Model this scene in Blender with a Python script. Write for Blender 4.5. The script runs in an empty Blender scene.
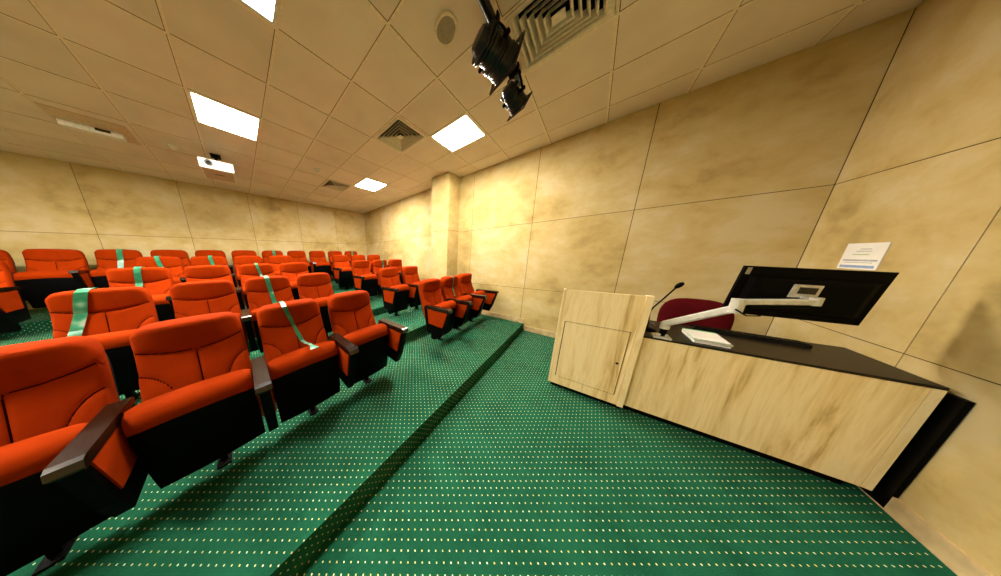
import bpy, bmesh, math, random
from mathutils import Vector, Matrix
random.seed(7)
S = bpy.context.scene
COL = S.collection
PI = math.pi

# ------------------------------------------------------------------ materials
def new_mat(name):
    m = bpy.data.materials.new(name); m.use_nodes = True
    nt = m.node_tree; nt.nodes.clear()
    out = nt.nodes.new('ShaderNodeOutputMaterial'); b = nt.nodes.new('ShaderNodeBsdfPrincipled')
    nt.links.new(b.outputs[0], out.inputs[0])
    return m, nt, b
def N(nt, t, **kw):
    n = nt.nodes.new(t)
    for k, v in kw.items():
        if k in n.inputs: n.inputs[k].default_value = v
        else: setattr(n, k, v)
    return n
def ramp(nt, fac, stops):
    r = nt.nodes.new('ShaderNodeValToRGB'); e = r.color_ramp.elements
    while len(e) < len(stops): e.new(0.5)
    for i, (p, c) in enumerate(stops):
        e[i].position = p; e[i].color = (*c, 1)
    nt.links.new(fac, r.inputs[0]); return r
def coords(nt, scale=(1,1,1), rot=(0,0,0), loc=(0,0,0)):
    tc = nt.nodes.new('ShaderNodeTexCoord'); mp = nt.nodes.new('ShaderNodeMapping')
    mp.inputs['Scale'].default_value = scale; mp.inputs['Rotation'].default_value = rot; mp.inputs['Location'].default_value = loc
    nt.links.new(tc.outputs['Object'], mp.inputs[0]); return mp.outputs[0]
def bump(nt, b, h, strength, dist):
    n = N(nt, 'ShaderNodeBump'); n.inputs['Strength'].default_value = strength; n.inputs['Distance'].default_value = dist
    nt.links.new(h, n.inputs['Height']); nt.links.new(n.outputs[0], b.inputs['Normal'])
def plain(name, col, rough=0.5, metal=0.0, noise=0.0, spec=0.5, scale=40):
    m, nt, b = new_mat(name)
    b.inputs['Roughness'].default_value = rough; b.inputs['Metallic'].default_value = metal
    b.inputs['Specular IOR Level'].default_value = spec
    v = coords(nt); t = N(nt, 'ShaderNodeTexNoise', Scale=scale, Detail=4.0); nt.links.new(v, t.inputs['Vector'])
    k = 0.12 + noise
    r = ramp(nt, t.outputs['Fac'], [(0.3, tuple(c*(1-k) for c in col)), (0.7, tuple(min(1,c*(1+k)) for c in col))])
    nt.links.new(r.outputs[0], b.inputs['Base Color'])
    return m
def fabric(name, col, col2, fine=900):
    m, nt, b = new_mat(name)
    b.inputs['Roughness'].default_value = 0.85; b.inputs['Specular IOR Level'].default_value = 0.04
    b.inputs['Sheen Weight'].default_value = 0.0; b.inputs['Sheen Tint'].default_value = (1, .45, .4, 1)
    v = coords(nt)
    t = N(nt, 'ShaderNodeTexNoise', Scale=7.0, Detail=3.0); nt.links.new(v, t.inputs['Vector'])
    r = ramp(nt, t.outputs['Fac'], [(0.35, col2), (0.65, col)])
    nt.links.new(r.outputs[0], b.inputs['Base Color'])
    f = N(nt, 'ShaderNodeTexNoise', Scale=float(fine), Detail=1.0); nt.links.new(v, f.inputs['Vector'])
    bump(nt, b, f.outputs['Fac'], 0.25, 0.001)
    return m

M = {}
M['fabric'] = fabric('orange_fabric', (.295, .0265, .0003), (.25, .021, .0002))
M['piping'] = plain('maroon_piping', (.02, .0015, .0006), .9, spec=.02)
M['black'] = plain('black_plastic', (.0014, .0013, .0012), .5, spec=.05)
M['blackgloss'] = plain('black_gloss', (.006, .006, .007), .22, spec=.5)
M['blackmetal'] = plain('black_metal', (.006, .006, .007), .35, spec=.4)
M['shell'] = plain('seat_shell_plastic', (.0045, .008, .006), .5, spec=.2)
M['white'] = plain('white_plastic', (.75, .73, .68), .4)
M['silver'] = plain('silver_paint', (.62, .60, .53), .35, metal=.25)
M['dark'] = plain('void_black', (.004, .004, .004), .9, spec=.0)
M['ventwhite'] = plain('vent_enamel', (.72, .64, .52), .5)
M['maroon'] = fabric('maroon_fabric', (.085, .004, .006), (.065, .003, .004), 500)
M['greyspk'] = plain('grille_grey', (.30, .27, .20), .7)
M['paper'] = plain('paper', (.80, .78, .72), .8, scale=3)
M['green'] = plain('cover_green', (.10, .42, .12), .6)
M['bluegrey'] = plain('poster_blue', (.25, .36, .60), .7)
M['ink'] = plain('poster_ink', (.30, .32, .36), .7)
M['lensring'] = plain('lens_ring_grey', (.045, .05, .03), .5)
M['olive'] = plain('poster_green', (.30, .45, .15), .7)
M['lens'] = plain('lamp_lens', (.55, .55, .48), .08, spec=.8)
M['underside'] = plain('projector_underside', (.55, .40, .28), .6)
M['peach'] = plain('panel_peach', (.62, .47, .32), .8)

def armwood():
    m, nt, b = new_mat('arm_wood'); b.inputs['Roughness'].default_value = .24
    v = coords(nt, (60, 6, 6)); t = N(nt, 'ShaderNodeTexNoise', Scale=1.0, Detail=5.0); nt.links.new(v, t.inputs['Vector'])
    r = ramp(nt, t.outputs['Fac'], [(.3, (.006, .0022, .0008)), (.7, (.022, .009, .003))])
    nt.links.new(r.outputs[0], b.inputs['Base Color']); return m
M['armwood'] = armwood()

def oak(name, tint=1.0):
    m, nt, b = new_mat(name); b.inputs['Roughness'].default_value = .5; b.inputs['Specular IOR Level'].default_value = .3
    v = coords(nt, (11, 11, 1.1))
    w = N(nt, 'ShaderNodeTexNoise', Scale=1.1, Detail=6.0, Roughness=.62, Distortion=.7); nt.links.new(v, w.inputs['Vector'])
    v2 = coords(nt, (90, 90, 3)); g = N(nt, 'ShaderNodeTexNoise', Scale=1.0, Detail=3.0); nt.links.new(v2, g.inputs['Vector'])
    a = N(nt, 'ShaderNodeMath', operation='MULTIPLY_ADD'); a.inputs[1].default_value = .22
    nt.links.new(g.outputs['Fac'], a.inputs[0]); nt.links.new(w.outputs['Fac'], a.inputs[2])
    t = tint
    r = ramp(nt, a.outputs[0], [(.40, (.52*t, .34*t, .125*t)), (.53, (.77*t, .58*t, .27*t)), (.68, (.87*t, .71*t, .40*t)), (.8, (.74*t, .54*t, .24*t))])
    nt.links.new(r.outputs[0], b.inputs['Base Color']); return m
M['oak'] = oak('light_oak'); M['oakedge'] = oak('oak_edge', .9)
M['desktop'] = plain('dark_brown_top', (.014, .009, .0045), .4, spec=.2)

def wallmat():
    m, nt, b = new_mat('tan_wall_panel'); b.inputs['Roughness'].default_value = .75; b.inputs['Specular IOR Level'].default_value = .15
    geo = nt.nodes.new('ShaderNodeNewGeometry')
    v = coords(nt)
    t1 = N(nt, 'ShaderNodeTexNoise', Scale=1.6, Detail=7.0, Roughness=.60, Distortion=.15); nt.links.new(v, t1.inputs['Vector'])
    v2 = coords(nt, (4, 4, 6)); t2 = N(nt, 'ShaderNodeTexNoise', Scale=1.0, Detail=7.0, Roughness=.62, Distortion=.25); nt.links.new(v2, t2.inputs['Vector'])
    v3 = coords(nt); t3 = N(nt, 'ShaderNodeTexNoise', Scale=160.0, Detail=2.0); nt.links.new(v3, t3.inputs['Vector'])
    a = N(nt, 'ShaderNodeMath', operation='MULTIPLY_ADD'); a.inputs[1].default_value = .6
    nt.links.new(t2.outputs['Fac'], a.inputs[0]); nt.links.new(t1.outputs['Fac'], a.inputs[2])
    a2 = N(nt, 'ShaderNodeMath', operation='MULTIPLY_ADD'); a2.inputs[1].default_value = .10
    nt.links.new(geo.outputs['Random Per Island'], a2.inputs[0]); nt.links.new(a.outputs[0], a2.inputs[2])
    r = ramp(nt, a2.outputs[0], [(.55, (.32, .225, .080)), (.76, (.48, .36, .140)), (.90, (.53, .415, .192)), (1.1, (.56, .46, .25))])
    nt.links.new(r.outputs[0], b.inputs['Base Color'])
    bump(nt, b, t3.outputs['Fac'], .2, .002)
    return m
M['wall'] = wallmat()
M['joint'] = plain('joint_dark', (.05, .028, .008), .9, spec=0)
M['skirt'] = plain('skirting_wood', (.55, .41, .21), .5, noise=.1, scale=12)

def carpetmat(name, along=False):
    m, nt, b = new_mat(name); b.inputs['Roughness'].default_value = .95; b.inputs['Specular IOR Level'].default_value = .05
    tc = nt.nodes.new('ShaderNodeTexCoord'); sep = nt.nodes.new('ShaderNodeSeparateXYZ'); nt.links.new(tc.outputs['Object'], sep.inputs[0])
    def mth(op, *ins):
        n = N(nt, 'ShaderNodeMath', operation=op)
        for i, x in enumerate(ins):
            if isinstance(x, (int, float)): n.inputs[i].default_value = x
            else: nt.links.new(x, n.inputs[i])
        return n.outputs[0]
    X = sep.outputs[0]
    Y = mth('ADD', sep.outputs[1], sep.outputs[2])
    c = 1/.0505
    p = mth('MULTIPLY', mth('ADD', X, Y), c); q = mth('MULTIPLY', mth('SUBTRACT', X, Y), c)
    fp = mth('ABSOLUTE', mth('SUBTRACT', mth('FRACT', p), .5)); fq = mth('ABSOLUTE', mth('SUBTRACT', mth('FRACT', q), .5))
    # dots are small dashes, a little longer along one diagonal
    d1 = mth('MULTIPLY', mth('ADD', fp, fq), 1.0); d2 = mth('ABSOLUTE', mth('SUBTRACT', fp, fq))
    mask = mth('MULTIPLY', mth('LESS_THAN', fp, .085), mth('LESS_THAN', fq, .085))
    v = coords(nt); t = N(nt, 'ShaderNodeTexNoise', Scale=3.0, Detail=5.0, Roughness=.7); nt.links.new(v, t.inputs['Vector'])
    t2 = N(nt, 'ShaderNodeTexNoise', Scale=260.0, Detail=2.0); nt.links.new(v, t2.inputs['Vector'])
    s = mth('MULTIPLY_ADD', t2.outputs['Fac'], .5, t.outputs['Fac'])
    r = ramp(nt, s, [(.5, (.005, .052, .026)), (.85, (.0115, .100, .052))])
    t4 = N(nt, 'ShaderNodeTexNoise', Scale=25.0, Detail=1.0); nt.links.new(v, t4.inputs['Vector'])
    dc = ramp(nt, t4.outputs['Fac'], [(.4, (.72, .62, .18)), (.6, (.78, .84, .55))])
    mx = nt.nodes.new('ShaderNodeMix'); mx.data_type = 'RGBA'
    nt.links.new(mask, mx.inputs[0]); nt.links.new(r.outputs[0], mx.inputs[6]); nt.links.new(dc.outputs[0], mx.inputs[7])
    nt.links.new(mx.outputs[2], b.inputs['Base Color'])
    bump(nt, b, t2.outputs['Fac'], .5, .004)
    return m
M['carpet'] = carpetmat('green_dotted_carpet')

def ceilmat():
    m, nt, b = new_mat('ceiling_tile'); b.inputs['Roughness'].default_value = .9; b.inputs['Specular IOR Level'].default_value = .1
    geo = nt.nodes.new('ShaderNodeNewGeometry'); v = coords(nt)
    t = N(nt, 'ShaderNodeTexNoise', Scale=2.5, Detail=5.0); nt.links.new(v, t.inputs['Vector'])
    a = N(nt, 'ShaderNodeMath', operation='MULTIPLY_ADD'); a.inputs[1].default_value = .35
    nt.links.new(geo.outputs['Random Per Island'], a.inputs[0]); nt.links.new(t.outputs['Fac'], a.inputs[2])
    r = ramp(nt, a.outputs[0], [(.35, (.68, .585, .50)), (.9, (.80, .70, .61))])
    nt.links.new(r.outputs[0], b.inputs['Base Color']); return m
M['ceil'] = ceilmat()
M['tbar'] = plain('ceiling_tee', (.80, .68, .52), .6)

def emit(name, col, strength):
    m = bpy.data.materials.new(name); m.use_nodes = True; nt = m.node_tree; nt.nodes.clear()
    o = nt.nodes.new('ShaderNodeOutputMaterial'); e = nt.nodes.new('ShaderNodeEmission')
    e.inputs[0].default_value = (*col, 1); e.inputs[1].default_value = strength
    nt.links.new(e.outputs[0], o.inputs[0]); return m
M['glow'] = emit('led_panel', (1.0, .91, .775), 185.0)
M['glowsoft'] = emit('led_panel_soft', (1.0, .91, .775), 155.0)
M['dimglow'] = emit('led_panel_dimmed', (.95, .92, .86), 16.0)

def tapemat():
    m, nt, b = new_mat('barrier_tape'); b.inputs['Roughness'].default_value = .35
    v = coords(nt); t = N(nt, 'ShaderNodeTexNoise', Scale=11.0, Detail=1.0); nt.links.new(v, t.inputs['Vector'])
    r = ramp(nt, t.outputs['Fac'], [(.42, (.012, .17, .080)), (.54, (.045, .29, .15)), (.62, (.30, .42, .30))])
    nt.links.new(r.outputs[0], b.inputs['Base Color']); return m
M['tape'] = tapemat()

# ------------------------------------------------------------------ mesh helpers
class MB:
    def __init__(s): s.bm = bmesh.new(); s.mi = 0
    def _f(s, vs):
        try:
            f = s.bm.faces.new(vs); f.material_index = s.mi; return f
        except ValueError: return None
    def box(s, x0, x1, y0, y1, z0, z1, mat=None):
        c = [(x0,y0,z0),(x1,y0,z0),(x1,y1,z0),(x0,y1,z0),(x0,y0,z1),(x1,y0,z1),(x1,y1,z1),(x0,y1,z1)]
        v = [s.bm.verts.new(mat @ Vector(p) if mat else p) for p in c]
        for q in ((0,3,2,1),(4,5,6,7),(0,1,5,4),(1,2,6,5),(2,3,7,6),(3,0,4,7)): s._f([v[i] for i in q])
        return v
    def prism(s, pts, d, mat=None):
        """pts: 3-D polygon, d: extrusion vector"""
        d = Vector(d); a = [Vector(p) for p in pts]; b = [p + d for p in a]
        if mat: a = [mat @ p for p in a]; b = [mat @ p for p in b]
        va = [s.bm.verts.new(p) for p in a]; vb = [s.bm.verts.new(p) for p in b]; n = len(va)
        s._f(va[::-1]); s._f(vb)
        for i in range(n): s._f([va[i], va[(i+1)%n], vb[(i+1)%n], vb[i]])
    def loft(s, rings, cap=True, closed=True):
        R = [[s.bm.verts.new(p) for p in r] for r in rings]; n = len(R[0])
        for a, b in zip(R, R[1:]):
            for i in range(n if closed else n-1):
                s._f([a[i], a[(i+1)%n], b[(i+1)%n], b[i]])
        if cap: s._f(R[0][::-1]); s._f(R[-1])
        return R
    def tube(s, path, r, n=10, cap=True):
        P = [Vector(p) for p in path]; rr = r if isinstance(r, (list, tuple)) else [r]*len(P)
        rings = []; up = None
        for i, p in enumerate(P):
            t = (P[min(i+1,len(P)-1)] - P[max(i-1,0)]).normalized()
            if up is None:
                up = Vector((0,0,1)) if abs(t.z) < .9 else Vector((1,0,0))
            a = t.cross(up).normalized(); b = a.cross(t).normalized(); up = b
            rings.append([p + (a*math.cos(k*2*PI/n) + b*math.sin(k*2*PI/n))*rr[i] for k in range(n)])
        s.loft(rings, cap)
    def lathe(s, prof, mat=None, n=24):
        """prof: (radius, height) about local z"""
        rings = []
        for r, h in prof:
            ring = [Vector((max(r,1e-4)*math.cos(k*2*PI/n), max(r,1e-4)*math.sin(k*2*PI/n), h)) for k in range(n)]
            rings.append([mat @ p for p in ring] if mat else ring)
        s.loft(rings)
    def build(s, name, mats, parent=None, smooth=False, bevel=0, seg=2):
        if bevel:
            ed = [e for e in s.bm.edges if len(e.link_faces) == 2 and e.calc_face_angle(0) > .6]
            bmesh.ops.bevel(s.bm, geom=ed, offset=bevel, segments=seg, affect='EDGES', clamp_overlap=True)
        bmesh.ops.recalc_face_normals(s.bm, faces=s.bm.faces[:])
        me = bpy.data.meshes.new(name); s.bm.to_mesh(me); s.bm.free()
        for m in (mats if isinstance(mats, (list, tuple)) else [mats]): me.materials.append(M[m])
        if smooth:
            for p in me.polygons: p.use_smooth = True
            try: me.set_sharp_from_angle(angle=math.radians(38))
            except Exception: pass
        o = bpy.data.objects.new(name, me); COL.objects.link(o)
        if parent: o.parent = parent
        return o
def tag(o, label=None, cat=None, group=None, kind=None):
    if label: o['label'] = label
    if cat: o['category'] = cat
    if group: o['group'] = group
    if kind: o['kind'] = kind
    return o
def thing(name, label, cat, loc=(0,0,0), rz=0, group=None):
    o = bpy.data.objects.new(name, None); COL.objects.link(o); o.empty_display_size = .1
    o.location = loc; o.rotation_euler = (0,0,rz)
    return tag(o, label, cat, group)
def copy_tree(o, parent=None):
    c = o.copy(); COL.objects.link(c)
    if parent: c.parent = parent
    for ch in list(o.children): copy_tree(ch, c)
    return c
def struct(mb, name, mats, label, **kw):
    o = mb.build(name, mats, **kw); tag(o, label, kw.get('cat') or name.split('_')[0], kind='structure'); return o

# ------------------------------------------------------------------ room (camera stands over the origin)
XL, XR, YF, YB, ZC = -3.95, 3.87, -1.40, 6.57, 3.203
STEP = [.79, 1.925, 3.03, 4.10, 5.09]; RISE = .15; PLAT0 = .14
def plat(k): return PLAT0 + RISE*k
ROWY = [1.75, 2.87, 3.97, 5.03, 6.02]

f = MB(); f.box(XL-.1, XR+.1, YF-.1, YB+.1, -.12, 0)
struct(f, 'floor', 'carpet', 'green dotted carpet floor in front of the tiers')
for k in range(5):
    f = MB(); y1 = YB if k == 4 else STEP[k+1]
    z0 = 0
    f.box(XL, XR, STEP[k], YB, plat(k-1) if k else 0, plat(k))
    o = f.build('floor_tier', 'carpet', bevel=.006)
    tag(o, ['lowest', 'second', 'third', 'fourth', 'topmost'][k] + ' green carpeted tier under the ' + ['front', 'second', 'third', 'fourth', 'back'][k] + ' row of chairs', 'floor', kind='structure')

def panel_wall(name, axis, at, out, a0, a1, aj, zj, label):
    """panels with real 5 mm joints over a dark backing; axis = direction along the wall"""
    mb = MB(); g = .006; t = .02
    aa = sorted([a0] + [x for x in aj if a0+.02 < x < a1-.02] + [a1]); zz = [0] + zj + [ZC+.02]
    mb.mi = 1
    def bx(p0, p1, q0, q1, d0, d1):
        lo, hi = min(at+out*d0, at+out*d1), max(at+out*d0, at+out*d1)
        if axis == 'x': mb.box(p0, p1, lo, hi, q0, q1)
        else: mb.box(lo, hi, p0, p1, q0, q1)
    bx(a0-.1, a1+.1, -.05, ZC+.1, .004, .12)
    mb.mi = 0
    for p, q in zip(aa, aa[1:]):
        for r, s_ in zip(zz, zz[1:]): bx(p+g/2, q-g/2, r+g/2, s_-g/2, 0, .0045)
    o = mb.build(name, ['wall', 'joint']); tag(o, label, 'wall', kind='structure'); return o
panel_wall('wall_back', 'x', YB, 1, XL, XR, [2.68-1.125*k for k in range(7)], [.85, 2.015], 'tan panelled back wall behind the last row')
panel_wall('wall_right', 'y', XR, 1, YF, YB, [-.295+1.145*k for k in range(7)], [.845, 2.035], 'tan panelled side wall beside the lectern and right seats')
panel_wall('wall_front', 'x', YF, -1, XL, XR, [2.79-1.145*k for k in range(7)], [.855, 2.035], 'tan panelled front wall at right behind the desk end')
panel_wall('wall_left', 'y', XL, -1, YF, YB, [-.295+1.145*k for k in range(7)], [.845, 2.035], 'tan panelled wall on the far side of the room')
# pilaster
mb = MB(); mb.box(3.42, XR, 2.335, 2.79, plat(1)-.02, 2.05); mb.box(3.42, XR, 2.335, 2.79, 2.056, ZC)
mb.mi = 1; mb.box(3.424, XR, 2.339, 2.786, 2.04, 2.07)
struct(mb, 'column', ['wall', 'joint'], 'square tan pilaster standing out from the side wall')
# skirting
def skirt(name, x0, x1, y0, y1, z, label, h=.10):
    mb = MB(); mb.box(x0, x1, y0, y1, z, z+h); o = mb.build(name, 'skirt', bevel=.004); tag(o, label, 'skirting board', kind='structure')
mb = MB(); mb.box(XR-.014, XR, YF+.014, STEP[0], 0, .10)
for k in range(5):
    y1 = YB if k == 4 else STEP[k+1]
    if k == 1: mb.box(XR-.014, XR, STEP[1], 2.33, plat(1), plat(1)+.1); mb.box(XR-.014, XR, 2.795, STEP[2], plat(1), plat(1)+.1)
    else: mb.box(XR-.014, XR, STEP[k], y1, plat(k), plat(k)+.1)
o = mb.build('baseboard_right', 'skirt'); tag(o, 'pale wood skirting stepping up along the side wall', 'skirting board', kind='structure')
skirt('baseboard_front', XL, XR, YF, YF+.014, 0, 'pale wood skirting along the front wall at bottom right')
skirt('baseboard_back', XL, XR-.014, YB-.014, YB, plat(4), 'skirting along the back wall behind the last row')

# ceiling: individual 600 mm tiles and tees, openings for lamps and diffusers
TX, TY, TS = -1.30, 1.33, .6
LIGHTS = [(2, 0), (6, 0), (2, 3), (6, 4)]
HIDDEN_LIGHTS = [(-2, 0), (-2, 3)]
VENTS = [(5, -2), (5, 1), (5, 5)]
skip = set(LIGHTS + HIDDEN_LIGHTS + VENTS)
gx = [TX+TS*i for i in range(-5, 10)]; gy = [TY+TS*i for i in range(-5, 10)]
mb = MB(); hw = .010
for i in range(-5, 9):
    for j in range(-5, 9):
        if (i, j) in skip: continue
        x0, x1 = max(TX+TS*i, XL), min(TX+TS*(i+1), XR); y0, y1 = max(TY+TS*j, YF), min(TY+TS*(j+1), YB)
        if x1-x0 < .02 or y1-y0 < .02: continue
        mb.box(x0+.002, x1-.002, y0+.002, y1-.002, ZC, ZC+.015)
mb.mi = 1
for x in gx:
    if XL < x < XR: mb.box(x-hw, x+hw, YF, YB, ZC-.003, ZC+.004)
for y in gy:
    if YF < y < YB: mb.box(XL, XR, y-hw, y+hw, ZC-.0026, ZC+.004)
mb.mi = 2
for x in gx:
    if XL < x < XR: mb.box(x-hw-.004, x-hw, YF, YB, ZC-.0008, ZC+.002)
for y in gy:
    if YF < y < YB: mb.box(XL, XR, y-hw-.004, y-hw, ZC-.0006, ZC+.002)
mb.box(XL-.1, XR+.1, YF-.1, YB+.1, ZC+.10, ZC+.16)
for (x0, x1, y0, y1) in ((XL-.1, XL, YF, YB), (XR, XR+.1, YF, YB), (XL, XR, YF-.1, YF), (XL, XR, YB, YB+.1)): mb.box(x0, x1, y0, y1, ZC+.02, ZC+.12)
o = mb.build('ceiling', ['ceil', 'tbar', 'joint']); tag(o, 'suspended tile ceiling of square tan panels', 'ceiling', kind='structure')

def ceiling_light(i, j, label, glow='glow'):
    x, y = TX+TS*(i+.5), TY+TS*(j+.5)
    t = thing('ceiling_light', label, 'ceiling light', (x, y, ZC), 0, 'square ceiling light panels')
    mb = MB(); a, b = .289, .268
    for sx0, sx1, sy0, sy1 in ((-a, a, -a, -b), (-a, a, b, a), (-a, -b, -b, b), (b, a, -b, b)): mb.box(sx0, sx1, sy0, sy1, -.004, .03)
    mb.build('frame', 'white', t)
    mb = MB(); mb.box(-b, b, -b, b, .001, .012); mb.build('diffuser', glow, t)
names = {(2, 0): 'dim unlit square ceiling panel cut by the top edge, nearest overhead', (6, 0): 'glowing square ceiling panel above the pilaster, beside the spotlights',
         (2, 3): 'glowing square ceiling panel next to the projector', (6, 4): 'small far glowing ceiling panel nearest the back corner'}
for k in LIGHTS: ceiling_light(*k, names[k], {(2, 0): 'dimglow', (6, 0): 'glowsoft', (6, 4): 'glowsoft'}.get(k, 'glow'))
for k in HIDDEN_LIGHTS: ceiling_light(*k, 'glowing square ceiling panel over the left aisle, ' + ('front' if k[1] == 0 else 'rear') + ' one')

def vent(i, j, label):
    x, y = TX+TS*(i+.5), TY+TS*(j+.5)
    t = thing('ceiling_vent', label, 'air vent', (x, y, ZC), 0, 'square ceiling air diffusers')
    mb = MB(); a, b = .289, .245
    def ring(r0, z0, r1, z1, th=.004):
        sq = lambda r, z: [(-r,-r,z),(r,-r,z),(r,r,z),(-r,r,z)]
        mb.loft([sq(r0, z0), sq(r1, z1), sq(r1-.001, z1+th), sq(r0-.001-th, z0+th), sq(r0, z0)], cap=False)
    ring(a, -.006, b, -.002); mb.build('frame', 'ventwhite', t)
    for r in (.245, .203, .161, .119, .077):
        mb = MB(); ring(r, -.003, r-.022, .040); ring(r+.006, -.008, r, -.003); mb.build('louvre', 'ventwhite', t)
    mb = MB(); mb.loft([[(-.04,-.04,.0),(.04,-.04,.0),(.04,.04,.0),(-.04,.04,.0)], [(-.012,-.012,.03),(.012,-.012,.03),(.012,.012,.03),(-.012,.012,.03)]]); mb.build('hub', 'ventwhite', t)
    mb = MB(); mb.box(-.285, .285, -.285, .285, .05, .06); mb.build('duct', 'dark', t)
vent(5, -2, 'large nearby square ceiling diffuser right of the black spotlights')
vent(5, 1, 'square ceiling diffuser in mid ceiling left of a light panel')
vent(5, 5, 'small distant square ceiling diffuser near the back wall')

# ceiling fittings
t = thing('emergency_light', 'slim white emergency light fitting on ceiling tile, upper left', 'light fitting', (-1.06, 4.74, ZC))
mb = MB(); mb.box(-.24, .30, -.29, .24, -.006, -.0032); mb.build('mounting_panel', 'peach', t)
mb = MB(); prof = [(-.05, -.006), (.05, -.006), (.06, -.035), (.045, -.075), (-.045, -.075), (-.06, -.035)]
mb.prism([(-.215, y, z) for y, z in prof], (.43, 0, 0)); mb.build('cover', 'white', t, bevel=.006)
mb = MB(); mb.box(.02, .13, -.060, -.046, -.050, -.02); mb.build('indicator_window', 'joint', t)
def detector(x, y, label, r=.055):
    t = thing('smoke_detector', label, 'smoke detector', (x, y, ZC), 0, 'ceiling smoke detectors')
    mb = MB(); mb.lathe([(r, 0), (r, -.012), (r*.8, -.022), (0, -.022)]); mb.build('base', 'white', t, smooth=True)
    mb = MB(); mb.lathe([(r*.62, -.022), (r*.6, -.04), (r*.35, -.05), (0, -.05)]); mb.build('sensor', 'ventwhite', t, smooth=True)
detector(-.44, 4.72, 'small white smoke detector left of the projector')
detector(1.40, 4.05, 'small smoke detector between the projector and the far diffuser')
t = thing('ceiling_speaker', 'round grey recessed ceiling speaker left of the hanging spotlights', 'speaker', (1.445, 1.045, ZC), .5)
mb = MB(); rim = []
for r, z in ((.098, -.0032), (.096, -.010), (.080, -.012), (.078, -.004)):
    rim.append([(r*1.08*math.cos(k*PI/16)*(1+.05*math.cos(2*k*PI/16)), r*.9*math.sin(k*PI/16), z) for k in range(32)])
mb.loft(rim, cap=False); mb.build('rim', 'tbar', t, smooth=True)
mb = MB(); mb.loft([[(r*1.08*math.cos(k*PI/16)*(1+.05*math.cos(2*k*PI/16)), r*.9*math.sin(k*PI/16), z) for k in range(32)] for r, z in ((.082, -.0035), (.080, -.007), (.04, -.009), (.002, -.0095))]); mb.build('grille', 'greyspk', t, smooth=True)

# projector
t = thing('projector', 'white ceiling projector hanging on a short black mount', 'projector', (0, 4.42, 2.965), 0)
t.rotation_euler = (math.radians(-7), 0, math.radians(-3))
mb = MB(); mb.box(-.19, .19, -.02, .36, -.055, .075); mb.build('body', 'white', t, bevel=.02, seg=3)
mb = MB(); mb.box(-.172, .172, .0, .345, -.060, -.053); mb.build('underside', 'underside', t)
mb = MB(); mb.box(-.055, .055, .15, .165, -.0625, -.0595); mb.build('vent_slot', 'joint', t)
Rl = Matrix.Translation((-.085, -.02, .018)) @ Matrix.Rotation(PI/2, 4, 'X')
mb = MB(); mb.lathe([(.047, -.01), (.047, .010), (.036, .010), (.034, .003), (0, .003)], Rl); l = mb.build('lens_ring', 'lensring', t, smooth=True)
mb = MB(); mb.lathe([(.026, .004), (.02, .011), (0, .014)], Rl); mb.build('lens', 'blackgloss', l, smooth=True)
mb = MB(); mb.box(-.035, .035, .10, .20, .075, .10); mb.tube([(0, .15, .09), (0, .15, .225)], .022, 12); mb.box(-.06, .06, .09, .21, .215, .23)
mb.build('ceiling_mount', 'black', t)

# ------------------------------------------------------------------ theatre chairs
def yb(z): return yb0(z)+.014
def yb0(z):            # front face of the backrest, local y
    if z < .80: return -.0152 - (.80-z)*.31
    return -.0152 + (z-.80)*.13
Z0, Z1, HW = .26, .985, .239
def ztop(s):
    a = max(0, (abs(s)-.70)/.30)
    return Z1 - .075*(1-math.sqrt(max(0, 1-a*a))) - .012*s*s
def seam_z(x): return .79 + .052*(x/HW)**2
def face_y(x, z, w):
    y = yb(z)
    ed = .03
    d = min(w-abs(x), ztop(x/w)-z)
    if d < ed: y += .028*(1-math.sqrt(max(0, 1-(1-max(d,0)/ed)**2)))
    y -= .012*(1-(x/w)**2)
    zs = seam_z(x)
    y += .009*math.exp(-((z-zs)/.009)**2)
    if z > zs: y -= (.008*math.sin(min(1, (z-zs)/.19)*PI)**.7 + .30*(z-zs))*(1-abs(x/w)**5)
    else:
        y += .009*math.exp(-(x/.007)**2)
        e = math.hypot((HW-abs(x))/.150, (z-.40)/.30)
        if z > .38:
            if e < 1: y -= .026*(1-e*e)**.5
            y += .007*math.exp(-((e-1)/.045)**2)
    return y
def make_back(nu, nv):
    mb = MB(); G = []
    for j in range(nv+1):
        row = []
        for i in range(nu+1):
            s = -1+2*i/nu; s = math.copysign(abs(s)**.9, s)
            t = j/nv; w = HW - .010*t
            z = Z0 + (ztop(s)-Z0)*(t**.92)
            x = s*w
            row.append(mb.bm.verts.new((x, face_y(x, z, w), z)))
        G.append(row)
    for j in range(nv):
        for i in range(nu): mb._f([G[j][i], G[j][i+1], G[j+1][i+1], G[j+1][i]])
    loop = G[0][:] + [G[j][nu] for j in range(1, nv+1)] + [G[nv][i] for i in range(nu-1, -1, -1)] + [G[j][0] for j in range(nv-1, 0, -1)]
    prev = loop
    for dy, sc in ((.045, 1.0), (.058, .985)):
        cur = [mb.bm.verts.new((v.co.x*sc, yb(v.co.z)+.028+dy, v.co.z-(0 if v.co.z < .5 else (1-sc)*.4))) for v in loop]
        for i in range(len(loop)): mb._f([prev[i], prev[(i+1) % len(loop)], cur[(i+1) % len(loop)], cur[i]])
        prev = cur
    mb._f(prev[::-1])
    # piping along the seams
    mb.mi = 1
    def pipe(pts, r=.0028): mb.tube([(x, face_y(x, z, HW-.005)-.0012, z) for x, z in pts], r, 6)
    n = 24
    pipe([(x, seam_z(x)) for x in [-.218+.436*k/n for k in range(n+1)]], .0045)
    pipe([(0, .44+(.785-.44)*k/14) for k in range(15)], .0032)
    for sg in (-1, 1):
        pipe([(sg*(HW-.150*math.cos(a)), .40+.30*math.sin(a)) for a in [.15+(PI/2-.25)*k/18 for k in range(19)]], .0036)
    return mb.build('backrest', ['fabric', 'piping'], smooth=True)
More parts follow.
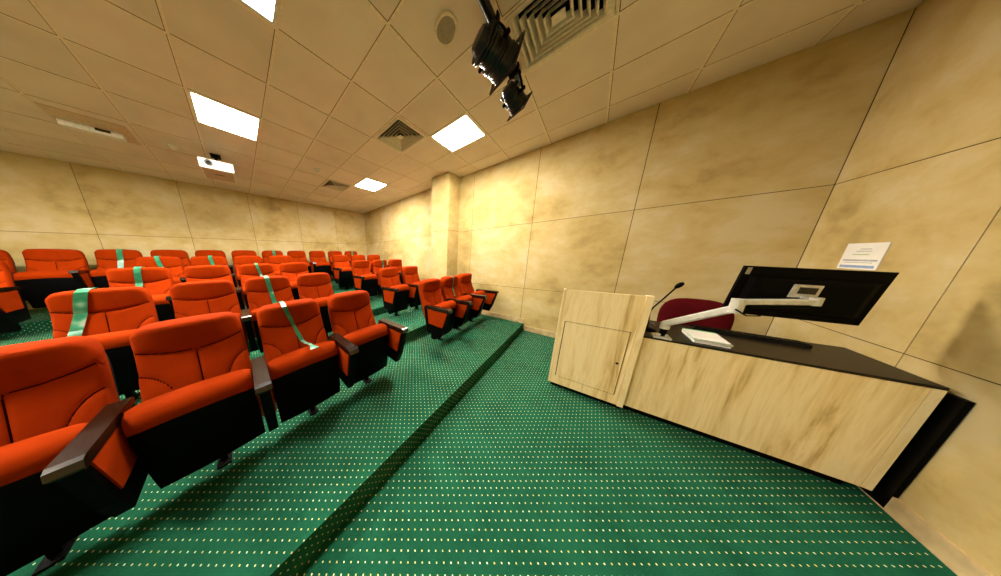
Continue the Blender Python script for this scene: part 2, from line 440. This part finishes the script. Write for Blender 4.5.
def make_shell():
    rings = []
    for dy, sc in ((.082, .97), (.105, .955), (.125, .86), (.130, .6)):
        ring = []
        for k in range(40):
            a = 2*PI*k/40; c, s_ = math.cos(a), math.sin(a)
            x = HW*sc*math.copysign(abs(c)**.35, c); z = .62 + .345*(sc)*math.copysign(abs(s_)**.4, s_)
            ring.append((x, yb(z)+dy, z))
        rings.append(ring)
    mb = MB(); mb.loft(rings); return mb.build('back_shell', 'shell', smooth=True)
def make_pan():
    prof = [(-.372, .552), (-.385, .585), (-.378, .625), (-.352, .655), (-.312, .668), (-.268, .655), (-.235, .62), (-.215, .55), (-.205, .40), (-.205, .28), (-.225, .235), (-.285, .225), (-.32, .30)]
    rings = []
    for k in range(15):
        s = -1+2*k/14; x = .236*s; c = 1-s*s; e = max(0, abs(s)-.9)/.1
        rings.append([(x, -.30+(y+.30)*(1-.10*e*e) - (.018*c if y < -.33 else 0), .47+(z-.47)*(1-.05*e*e) + (.016*c if z > .5 else 0)) for y, z in prof])
    rings = [[(x*.975, y+.062, z-.028) for x, y, z in r] for r in rings]
    mb = MB(); mb.loft(rings); return mb.build('seat_cushion', 'fabric', smooth=True)
def make_panshell():
    prof = [(-.374, .556), (-.366, .556), (-.335, .40), (-.312, .27), (-.285, .22), (-.225, .225), (-.222, .14), (-.262, .118), (-.305, .135), (-.335, .25), (-.362, .42), (-.378, .52)]
    rings = []
    for k in range(13):
        s = -1+2*k/12; x = .234*s; c = 1-s*s
        rings.append([(x, y-.019*c, z+(.016*c if z > .5 else .004*c)) for y, z in prof])
    rings = [[(x*.975, y+.062, z-.028) for x, y, z in r] for r in rings]
    mb = MB(); mb.loft(rings); return mb.build('seat_shell', 'black', smooth=True)
ARMX = .2775
def make_post(sg):
    x = sg*ARMX; t = .026
    mb = MB()
    mb.prism([(x-t, y, z) for y, z in ((-.530, .605), (-.085, .605), (-.115, .40), (-.150, .225), (-.395, .215), (-.455, .34))], (2*t, 0, 0))
    post = mb.build('arm_post', 'black', bevel=.005)
    mb = MB(); mb.prism([(x-.037, y, z) for y, z in ((-.542, .612), (-.535, .640), (-.515, .648), (-.115, .640), (-.10, .628), (-.10, .603), (-.535, .600))], (.074, 0, 0))
    a = mb.build('armrest', 'armwood', post, bevel=.006, seg=2)
    for q in (-1, 1):
        mb = MB(); mb.prism([(x+q*t, y, z) for y, z in ((-.497, .590), (-.155, .590), (-.182, .375), (-.425, .365))], (q*.007, 0, 0))
        mb.build('side_panel', 'fabric', post, bevel=.003)
    return post
proto = thing('theatre_chair', 'proto', 'chair')
B = make_back(44, 64); B.parent = proto; sh = make_shell(); sh.parent = B
pan = make_pan(); pan.parent = proto; ps = make_panshell(); ps.parent = pan
def make_pedestal():
    mb = MB(); mb.box(-.018, .018, -.175, -.115, .008, .30); mb.box(-.235, .235, -.15, -.11, .26, .30)
    p = mb.build('pedestal', 'black', bevel=.006)
    mb = MB(); mb.box(-.035, .035, -.22, -.07, 0, .010); mb.build('foot_plate', 'black', p, bevel=.004)
    return p
ped = make_pedestal(); ped.parent = proto
postR = make_post(1); postR.parent = proto
postL = make_post(-1)                       # only the chair that opens a block has this second post
def full(first):
    r = proto.copy(); COL.objects.link(r)
    for ch in list(proto.children): copy_tree(ch, r)
    if first: copy_tree(postL, r)
    return r
ORD = ['first', 'second', 'third', 'fourth', 'fifth', 'sixth', 'seventh', 'eighth', 'ninth', 'tenth', 'eleventh']
ROWN = ['front row', 'second row', 'third row', 'fourth row', 'back row']
blocks = []   # (row, xs, block name, first index with left post)
L = {0: [-.85, -.297, .255, .805], 1: [-.895, -.318, .228, .775], 2: [-.928, -.355, .198, .745], 3: [-.957, -.405, .148, .70]}
Rb = {0: [2.175, 2.73, 3.285], 1: [2.19, 2.80], 2: [2.155, 2.71, 3.265], 3: [2.11, 2.665, 3.22]}
for r in range(4):
    blocks.append((r, L[r], 'centre block')); blocks.append((r, Rb[r], 'right-hand block by the side wall'))
blocks.append((3, [-2.315], 'left-hand block across the left aisle'))
blocks.append((4, [-2.665+.558*k for k in range(11)], None))
TAPED = {(0, 'c', 2), (1, 'c', 0), (1, 'c', 2), (2, 'c', 0), (2, 'c', 2), (3, 'c', 0), (3, 'c', 1), (4, 'b', 2), (4, 'b', 6), (4, 'b', 10), (0, 'r', 1), (2, 'r', 1)}
CH = {}
for r, xs, blk in blocks:
    key = 'b' if blk is None else blk[0]
    for i, x in enumerate(xs):
        c = full(i == 0 or key == 'l' )
        c.location = (x, ROWY[r], plat(r))
        tp = ', green tape over it' if (r, key, i) in TAPED else ''
        if blk is None: lab = f'dark orange chair, {ORD[i]} from left in back row along wall' + tp
        elif key == 'l': lab = 'orange folding chair at left edge with side panel, across the left aisle'
        else: lab = f'orange folding chair, {ORD[i]} from left in {ROWN[r]}, ' + ('centre block' if key == 'c' else 'right block') + tp
        tag(c, lab, 'chair', 'orange auditorium chairs'); CH[(r, key, i)] = (x, ROWY[r], plat(r))
def kill(o):
    for ch in list(o.children): kill(ch)
    bpy.data.objects.remove(o)
kill(proto); kill(postL)

# barrier tape strips, each laid over one backrest
def tape(key, dx, label, w=.046, slant=0.0, twist=False):
    x0, y0, z0 = CH[key]
    mb = MB()
    path = []          # (dx, y, z)
    path.append((dx-slant*.3, yb(.75)+.137, .75)); path.append((dx-slant*.2, yb(.80)+.140, .80)); path.append((dx-slant*.1, yb(.92)+.136, .92))
    path.append((dx, yb(.96)+.112, .978)); path.append((dx, yb(.98)+.07, .993)); path.append((dx, yb(.98)-.02, .994))
    fy = lambda x, z: min(face_y(x+e, min(z+d, .975), HW) for d in (-.02, -.01, 0, .01, .02) for e in (-.03, 0, .03)) - .009
    n = 16
    for k in range(n+1):
        t = k/n; z = .972 - t*.342; x = dx + slant*t
        path.append((x, fy(x, z), z))
    if twist:
        path = path[:-1] + [(dx+slant*1.08, -.150, .652), (dx+slant*1.15, -.21, .669), (dx+slant*1.22, -.27, .672), (dx+slant*1.3, -.325, .664)]
    else:
        pass
    V = []
    for k, (x, y, z) in enumerate(path):
        ww = w*.5; ang = 0
        if twist:
            t = k/len(path); ang = 1.0*math.sin(t*9)*(.2+.8*t); ww = w*.5*(.85-.25*math.sin(t*PI))
            if k > len(path)-2: ww = w*.7; ang = .2
        c, s_ = math.cos(ang)*ww, math.sin(ang)*ww
        V.append(((x-c, y-abs(s_)*.5, z), (x+c, y-abs(s_)*.8, z+s_*.15)))
    th = .0012
    rings = []
    for a, b in V:
        rings.append([(a[0], a[1], a[2]), (b[0], b[1], b[2]), (b[0], b[1]-th, b[2]+th), (a[0], a[1]-th, a[2]+th)])
    mb.loft(rings)
    o = mb.build('barrier_tape', 'tape', smooth=False); o.location = (x0, y0, z0)
    tag(o, label, 'tape', 'green barrier tapes on chairs')
tape((0,'c',2), -.055, 'twisted green and white tape hanging onto seat of third front-row centre chair', .046, .085, True)
tape((1,'c',0), -.05, 'broad pale green tape on first chair of second row, centre block', .058, -.09)
tape((1,'c',2), -.015, 'pale green tape on third chair of second row, centre block', .046, .03)
tape((2,'c',0), .01, 'green tape on first chair of third row, centre block', .052, -.05)
tape((2,'c',2), .0, 'whitish tape on third chair of third row, centre block', .036, .06)
tape((3,'c',0), .0, 'green tape on first chair of fourth row, centre block', .05, .03)
tape((3,'c',1), .03, 'green tape on second chair of fourth row, centre block', .05, .02)
tape((4,'b',2), .04, 'dark green tape on third chair of the back row', .06, -.05)
tape((4,'b',6), .02, 'dark green tape on seventh chair of the back row', .06)
tape((4,'b',10), .0, 'dark green tape on last chair at right end of the back row', .06)
tape((0,'r',1), -.03, 'narrow green tape on middle chair of front row, right block', .024, .02)
tape((2,'r',1), .03, 'whitish slanted tape on middle chair of third row, right block', .04, .05)

# ------------------------------------------------------------------ lectern and desk
def quad_prism(mb, q, z0, z1):
    mb.prism([(x, y, z0) for x, y in q], (0, 0, z1-z0))
ang = math.atan2(-.995, .072)            # direction along the desk front
U = Vector((.0722, -.9974)); W_ = Vector((.9974, .0722))
def uv(u, v, o=Vector((2.338, .162))): p = o + U*u + W_*v; return (p.x, p.y)
def ubox(mb, u0, u1, v0, v1, z0, z1): quad_prism(mb, [uv(u0, v0), uv(u1, v0), uv(u1, v1), uv(u0, v1)], z0, z1)
LH = 1.132
t = thing('lectern', 'light oak lectern cabinet with a locked door, left of the desk', 'lectern', (0, 0, 0))
def sideboard(u0, u1, v0, z1):
    mb = MB(); pts = [(v0, .05), (.46, .05), (.46, .80), (.10, z1-.12), (.035, z1), (v0, z1)]
    mb.prism([(*uv(u0, v), z) for v, z in pts], (*(U*(u1-u0)), 0)); mb.build('side_board', 'oak', t, bevel=.002)
sideboard(0, .018, 0, LH)
sideboard(.522, .56, -.012, LH)
mb = MB(); g = .007; du0, du1, dz0, dz1 = .058, .49, .15, .79
ubox(mb, .019, du0-g, .004, .022, .05, LH-.004); ubox(mb, du1+g, .521, .004, .022, .05, LH-.004)
ubox(mb, du0-g, du1+g, .004, .022, .05, dz0-g); ubox(mb, du0-g, du1+g, .004, .022, dz1+g, LH-.004)
mb.build('front_panel', 'oak', t)
mb = MB(); ubox(mb, du0-.01, du1+.01, .0225, .03, dz0-.01, dz1+.01); mb.build('inner_board', 'dark', t)
mb = MB(); ubox(mb, du0, du1, .004, .022, dz0, dz1); d = mb.build('door', 'oak', t)
px, py = uv(.462, .003); Rk = Matrix.Translation((px, py, .475)) @ Matrix.Rotation(-PI/2, 4, 'Y')
mb = MB(); mb.lathe([(.010, -.002), (.010, .004), (.006, .006), (.006, .012), (0, .013)], Rk, 16); mb.build('lock', 'blackgloss', d, smooth=True)
mb = MB(); ubox(mb, .019, .521, .024, .10, LH-.15, LH-.13); mb.build('top_shelf', 'oak', t)
mb = MB(); ubox(mb, .019, .521, .024, .48, .775, .79); mb.build('shelf', 'desktop', t)
mb = MB(); ubox(mb, .03, .55, .035, .46, .0, .05); mb.build('plinth', 'dark', t)
px, py = uv(.012, .02)
mb = MB(); mb.lathe([(.008, 0), (.008, .003), (.006, .005), (0, .006)], Matrix.Translation((px, py, LH)), 12); mb.build('corner_cap', 'white', t, smooth=True)

t = thing('desk', 'long light oak desk with dark brown top between lectern and wall', 'desk', (0, 0, 0))
FL, FR, BR, BL = (2.404, -.402), (2.487, -1.368), (3.06, -1.378), (3.02, -.36)
TZ = .778
mb = MB(); quad_prism(mb, [FL, FR, BR, BL], TZ-.016, TZ); mb.build('desk_top', 'desktop', t, bevel=.002)
mb = MB(); quad_prism(mb, [(FL[0]+.004, FL[1]), (FR[0]+.002, FR[1]+.028), (FR[0]+.022, FR[1]+.028), (FL[0]+.024, FL[1])], .062, TZ-.016); mb.build('front_panel', 'oak', t)
mb = MB(); quad_prism(mb, [(FR[0]-.002, FR[1]+.001), (BR[0]-.02, BR[1]+.01), (BR[0]-.02, BR[1]+.04), (FR[0]+.002, FR[1]+.027)], .062, TZ-.017); mb.build('end_panel', 'oakedge', t, bevel=.002)
mb = MB(); quad_prism(mb, [(FL[0]+.045, FL[1]+.0), (FR[0]+.045, FR[1]+.045), (BR[0]-.06, BR[1]+.05), (BR[0]-.06, BR[1]+.09), (FR[0]+.08, FR[1]+.09), (FL[0]+.08, FL[1])], 0, .062); mb.build('plinth', 'dark', t)
mb = MB(); quad_prism(mb, [(2.44, -1.383), (2.44, -1.397), (3.0, -1.397), (3.0, -1.383)], .012, .742); mb.build('black_slab', 'black', t, bevel=.002)  # thin black slab along the front wall, reaching just past the desk end
for (x, y) in ((2.89, -.503), (2.78, -.545)):
    mb = MB(); mb.lathe([(.036, -.003), (.036, .003), (.028, .003), (.026, -.001), (0, -.001)], Matrix.Translation((x, y, TZ)), 20); mb.build('cable_grommet', 'blackgloss', t, smooth=True)
o = None
# booklets
for k, (dx, dy, rz, mt) in enumerate([(0, 0, 0, 'paper'), (.006, -.004, .03, 'paper'), (-.004, .004, -.02, 'paper')]):
    t = thing('booklet', ['lowest', 'middle', 'topmost'][k] + ' white booklet in the small stack on the desk', 'booklet', (2.625+dx, -.732+dy, TZ+.0006+.0125*k), rz, 'white booklets on the desk')
    mb = MB(); mb.box(-.135, .135, -.074, .074, 0.001, .0088); mb.build('pages', 'paper', t)
    mb = MB(); mb.box(-.138, .138, -.076, .076, .0088, .0100); mb.box(-.138, .138, -.076, .076, 0, .001); mb.box(.1385, .1405, -.076, .076, 0, .0100); mb.build('cover', 'green' if k == 2 else 'white', t)
    if k == 2:
        mb = MB(); mb.box(-.1385, .115, -.0765, .0765, .0100, .0106); mb.build('cover_sheet', 'paper', t)
# keyboard
t = thing('keyboard', 'black computer keyboard lying on the dark desk top', 'keyboard', (2.945, -.975, TZ+.001), math.radians(-4))
mb = MB(); mb.prism([(x, -.23, z) for x, z in ((-.072, 0), (.072, 0), (.072, .012), (-.072, .026))], (0, .46, 0)); mb.build('case', 'blackgloss', t, bevel=.003)
mb = MB()
for r in range(5):
    for c in range(15):
        x = -.056+r*.027; y = -.212+c*.0303; z = .0226-(x+.056)*.097
        mb.box(x-.011, x+.011, y-.0125, y+.0125, z, z+.006)
mb.build('keys', 'black', t)
# microphone
t = thing('microphone', 'black gooseneck microphone rising beside the lectern', 'microphone', (0, 0, 0))
mb = MB(); mb.lathe([(.05, TZ), (.05, TZ+.012), (.03, TZ+.022), (.012, TZ+.028), (0, TZ+.028)], Matrix.Translation((2.62, -.447, 0)), 20); mb.build('base', 'black', t, smooth=True)
mb = MB(); mb.tube([(2.62, -.447, TZ+.02), (2.62, -.44, .90), (2.615, -.435, .955), (2.61, -.447, 1.0), (2.60, -.48, 1.08), (2.595, -.528, 1.196)], .0055, 10); mb.build('gooseneck', 'black', t, smooth=True)
a = Vector((2.595, -.522, 1.185)); b = Vector((2.593, -.552, 1.238))
mb = MB(); mb.tube([a, a.lerp(b, .2), a.lerp(b, .5), a.lerp(b, .8), b], [.007, .014, .0175, .015, .004], 14); mb.build('mic_head', 'black', t, smooth=True)

# monitor: centre, right vector (image right), vertical
TLc, TRc, BRc, BLc = Vector((2.406, -.719, 1.387)), Vector((2.641, -1.215, 1.347)), Vector((2.636, -1.191, 1.023)), Vector((2.402, -.695, 1.063))
cen = (TLc+TRc+BRc+BLc)/4; ux = (TRc-TLc).normalized(); uz = (TLc-BLc).normalized(); un = ux.cross(uz).normalized()
if un.x > 0: un = -un            # out of the back of the monitor, towards the audience
un = uz.cross(ux).normalized() if uz.cross(ux).x < 0 else -uz.cross(ux).normalized()
Rm = Matrix((ux, un, uz)).transposed().to_4x4()      # local x right, y out of the back, z up
t = thing('monitor', 'black flat monitor on a white arm, its back turned to the seats', 'monitor', cen)
t.matrix_world = Matrix.Translation(cen) @ Rm
mw, mh = .275, .1625
mb = MB(); mb.box(-mw, mw, -.012, .0, -mh, mh); mb.build('panel', 'black', t, bevel=.003)
mb = MB(); mb.loft([[(x*a_, y_, z*b_-.012) for x, z in ((-1,-1),(1,-1),(1,1),(-1,1))] for a_, b_, y_ in ((.235, .115, 0), (.225, .105, .022), (.2, .09, .028))]); mb.build('rear_housing', 'black', t, bevel=.004)
mb = MB(); mb.box(-.271, .271, -.0135, -.012, -.152, .158); mb.build('screen', 'blackgloss', t)
mb = MB(); mb.box(-.262, -.243, 0, .0012, .108, .152); mb.build('label_sticker', 'greyspk', t)
mb = MB(); mb.box(-.243, -.239, .0003, .0013, .112, .148); 
mb.bm.free()
# monitor arm
t = thing('monitor_mount', 'white jointed monitor arm clamped to the desk front', 'monitor mount', (0, 0, 0))
def bar(mb, a, b, w, h, up=Vector((0,0,1))):
    a, b = Vector(a), Vector(b); d = (b-a).normalized(); s_ = d.cross(up).normalized(); u = s_.cross(d)
    n = 5; rings = []
    for k in range(n):
        p = a.lerp(b, k/(n-1)); ww = w*(1-.15*k/(n-1)); hh = h
        rings.append([p + s_*(c*ww/2) + u*(e*hh/2) for c, e in ((-1,-.7),(-.7,-1),(.7,-1),(1,-.7),(1,.7),(.7,1),(-.7,1),(-1,.7))])
    mb.loft(rings)
A0 = Vector((2.47, -.505, .90)); A1 = Vector((2.304, -.71, 1.111)); A2 = Vector((2.405, -.953, 1.177))
mb = MB(); mb.box(2.412, 2.52, -.545, -.455, TZ+.0005, TZ+.012); mb.box(2.455, 2.475, -.53, -.47, TZ+.012, TZ+.03); mb.build('clamp', 'silver', t, bevel=.003)
mb = MB(); mb.tube([(2.47, -.505, TZ+.01), (2.47, -.505, .875)], .019, 16); mb.build('post', 'black', t, smooth=True)
mb = MB(); mb.tube([(2.47, -.505, .855), (2.47, -.505, .905)], .026, 16); mb.build('base_joint', 'silver', t, smooth=True)
mb = MB(); bar(mb, A0, A1, .042, .046); mb.build('lower_arm', 'silver', t, bevel=.002)
mb = MB(); mb.tube([A1+Vector((0,0,-.03)), A1+Vector((0,0,.065))], .026, 16); mb.build('elbow', 'silver', t, smooth=True)
mb = MB(); bar(mb, A1+Vector((0,0,.045)), A2, .042, .034); mb.build('upper_arm', 'silver', t, bevel=.002)
mb = MB(); bar(mb, A1+Vector((.01,-.035,.018)), A2+Vector((0,.01,-.028)), .036, .024); mb.build('arm_cover', 'black', t)
mb = MB(); mb.tube([A1+Vector((-.03,.01,.0)), A1+Vector((-.035,-.03,-.035)), A1+Vector((-.025,-.07,-.03)), A1+Vector((-.02,-.10,.0))], .004, 8); mb.build('cable', 'black', t, smooth=True)
vc = cen + uz*.012 + ux*-.022
mb = MB(); MM = Matrix.Translation(vc) @ Rm
mb.box(-.052, .052, .0292, .036, -.03, .052, MM); v = mb.build('mount_plate', 'silver', t, bevel=.002)
mb = MB(); mb.box(-.03, .034, .0365, .041, -.004, .036, MM); mb.build('plate_recess', 'blackmetal', v)
mb = MB(); mb.tube([A2+Vector((0,-.005,-.02)), A2+Vector((0,-.005,.028))], .02, 14); mb.tube([A2, vc+un*.035+uz*-.02], .014, 12); mb.build('wrist_joint', 'silver', t, smooth=True)

# poster on the front wall
t = thing('poster', 'white notice sheet on the wall above the monitor', 'poster', (3.322, YF+.001, 1.425))
mb = MB(); mb.box(-.143, .143, 0, .004, -.095, .095); mb.build('sheet', 'paper', t)
random.seed(3)
def textline(mb, x0, x1, z, h):
    x = x0
    while x < x1:
        w = random.uniform(.006, .018); mb.box(x, min(x+w, x1), .004, .0046, z-h/2, z+h/2); x += w+.004
mb = MB(); textline(mb, -.05, .03, .052, .006); textline(mb, -.06, .05, .036, .005); mb.build('heading', 'ink', t)
mb = MB(); textline(mb, -.05, .07, .012, .007); mb.build('green_line', 'olive', t)
mb = MB(); textline(mb, -.125, .12, -.030, .012); textline(mb, -.10, .10, -.046, .005); mb.build('text_line', 'ink', t)
mb = MB(); mb.box(-.125, .125, .004, .0046, -.085, -.066); mb.build('footer_band', 'bluegrey', t)

# maroon chair behind the desk
t = thing('office_chair', 'maroon upholstered chair standing behind the desk', 'chair', (3.24, -.83, 0), 0)
mb = MB(); rings = []
for dx, sc in ((-.028, .93), (-.036, .80), (-.038, .3)): pass
R_ = []
for dx, sc in ((-.034, .55), (-.030, .88), (-.012, .985), (.012, 1.0), (.034, .93), (.040, .6)):
    ring = []
    for k in range(40):
        a = 2*PI*k/40; c, s_ = math.cos(a), math.sin(a)
        y = .215*sc*math.copysign(abs(c)**.62, c); z = .79 + (.205 if s_ > 0 else .19)*sc*math.copysign(abs(s_)**(.8 if s_ > 0 else .6), s_)
        ring.append((dx+.12+.9*(y*y)*-.6+.10*(z-.79), y, z))
    R_.append(ring)
mb.loft(R_); mb.build('backrest', 'maroon', t, smooth=True)
mb = MB(); ring = []
for z, sc in ((.43, .9), (.44, .99), (.47, 1.0), (.49, .95), (.497, .6)):
    ring.append([(-.08+.20*sc*math.copysign(abs(math.cos(2*PI*k/32))**.5, math.cos(2*PI*k/32)), .215*sc*math.copysign(abs(math.sin(2*PI*k/32))**.5, math.sin(2*PI*k/32)), z) for k in range(32)])
mb.loft(ring); mb.build('seat', 'maroon', t, smooth=True)
for sx, sy in ((-1,-1),(-1,1),(1,-1),(1,1)):
    mb = MB(); mb.tube([(-.08+sx*.15, sy*.18, .44), (-.08+sx*.18, sy*.205, .006)], .011, 10); mb.build('leg', 'black', t, smooth=True)
for sy in (-1, 1):
    mb = MB(); mb.tube([(.07, sy*.15, .43), (.14, sy*.15, .50), (.135, sy*.15, .70)], .011, 10); mb.build('back_support', 'black', t, smooth=True)

# ------------------------------------------------------------------ stage spotlights on a track
t = thing('lighting_track', 'black lighting bar fixed under the ceiling holding two spotlights', 'lighting bar', (0, 0, 0))
BY, BZ = .745, 3.13
mb = MB(); mb.tube([(.9, BY, BZ), (2.27, BY, BZ)], .027, 14); mb.build('bar', 'blackmetal', t, smooth=True)
for x in (1.12, 2.22):
    mb = MB(); mb.box(x-.02, x+.02, BY-.012, BY+.012, BZ+.02, ZC-.003); mb.build('hanger', 'black', t)
def spot(x, aim, label, drop=.20, sc=1.0):
    base = Vector((x, BY, BZ)); c = base + Vector((0, -.02, -drop)); a = Vector(aim).normalized()
    t = thing('stage_spotlight', label, 'spotlight', base, 0, 'black stage spotlights')
    sx = a.cross(Vector((0,0,1))).normalized(); up = sx.cross(a)
    Mx = Matrix.Translation(c-base) @ Matrix((sx, up, a)).transposed().to_4x4() @ Matrix.Scale(sc, 4)
    mb = MB(); mb.lathe([(.02, -.15), (.055, -.145), (.068, -.12), (.074, -.06), (.082, -.055), (.082, -.035), (.078, -.03), (.086, .03), (.094, .035), (.094, .055), (.090, .06), (.098, .10), (.098, .115), (.088, .115), (.084, .06)], Mx, 28)
    body = mb.build('lamp_body', 'blackmetal', t, smooth=True)
    for z in (-.10, -.08, .0, .015, .08):
        mb = MB(); mb.lathe([(.07, z-.003), (.098, z-.003), (.098, z+.003), (.07, z+.003)], Mx, 28); mb.build('cooling_fin', 'blackmetal', body)
    mb = MB(); mb.lathe([(.083, .07), (.06, .085), (0, .092)], Mx, 24); mb.build('lens', 'lens', body, smooth=True)
    mb = MB(); q = .108
    for x0, x1, y0, y1 in ((-q, q, -q, -q+.02), (-q, q, q-.02, q), (-q, -q+.02, -q+.02, q-.02), (q-.02, q, -q+.02, q-.02)): mb.box(x0, x1, y0, y1, .112, .124, Mx)
    mb.build('colour_frame', 'blackmetal', t)
    # yoke
    P = [Mx @ Vector(v) for v in ((.115/1, 0, -.01), (.118, .06, -.02))]; Q = [Mx @ Vector(v) for v in ((-.115, 0, -.01), (-.118, .06, -.02))]
    topv = Vector((0, 0, -.045))
    mb = MB(); mb.tube([P[0], P[0].lerp(topv, .55)+sx*.03, topv+sx*.05, topv, topv-sx*.05, Q[0].lerp(topv, .55)-sx*.03, Q[0]], .009, 8); mb.build('yoke', 'black', t, smooth=True)
    mb = MB(); mb.tube([(0,0,-.060), (0,0,-.034)], .014, 10); mb.box(-.022, .022, -.038, .038, -.036, -.0275); mb.box(-.022, .022, .0285, .038, -.03, .028); mb.box(-.022, .022, -.038, -.0285, -.03, .028); mb.build('clamp', 'black', t)
    for s_ in (P, Q):
        mb = MB(); w_ = (s_[0]-(Mx @ Vector((0,0,-.01)))).normalized(); mb.tube([s_[0]-w_*.02, s_[0]+w_*.014], .016, 10); mb.build('knob', 'black', t, smooth=True)
spot(1.60, (.85, -.38, -.28), 'larger nearer black spotlight, upper one on the lighting bar', .19, 1.08)
spot(2.08, (.78, -.32, -.52), 'smaller lower black spotlight, nearer the side wall', .22, .80)

# ------------------------------------------------------------------ camera, world, view
R = [[0.7152488140769522, -0.6985809024748237, -0.02009618518461291], [-0.16586330075116446, -0.1417466357155094, -0.9759084264044774], [0.6789024226097902, 0.7013505642407336, -0.2172530474211174]]
cam = bpy.data.cameras.new('camera'); co = bpy.data.objects.new('camera', cam); COL.objects.link(co)
right, down, fwd = (Vector(r).normalized() for r in R)
co.matrix_world = Matrix.Translation((0, 0, 1.49)) @ Matrix((right, -down, -fwd)).transposed().to_4x4()
cam.sensor_fit = 'HORIZONTAL'; cam.sensor_width = 36
cam.lens = 36*173.2055/1001
cam.shift_x = (500.5-411.352)/1001; cam.shift_y = (295.129-288)/1001
cam.clip_start = .02; cam.clip_end = 60
S.camera = co
w = bpy.data.worlds.new('world'); S.world = w; w.use_nodes = True
w.node_tree.nodes['Background'].inputs[0].default_value = (0, 0, 0, 1); w.node_tree.nodes['Background'].inputs[1].default_value = 0
vs = S.view_settings; vs.view_transform = 'Standard'; vs.look = 'None'; vs.gamma = 1; vs.exposure = 0; vs.use_curve_mapping = False
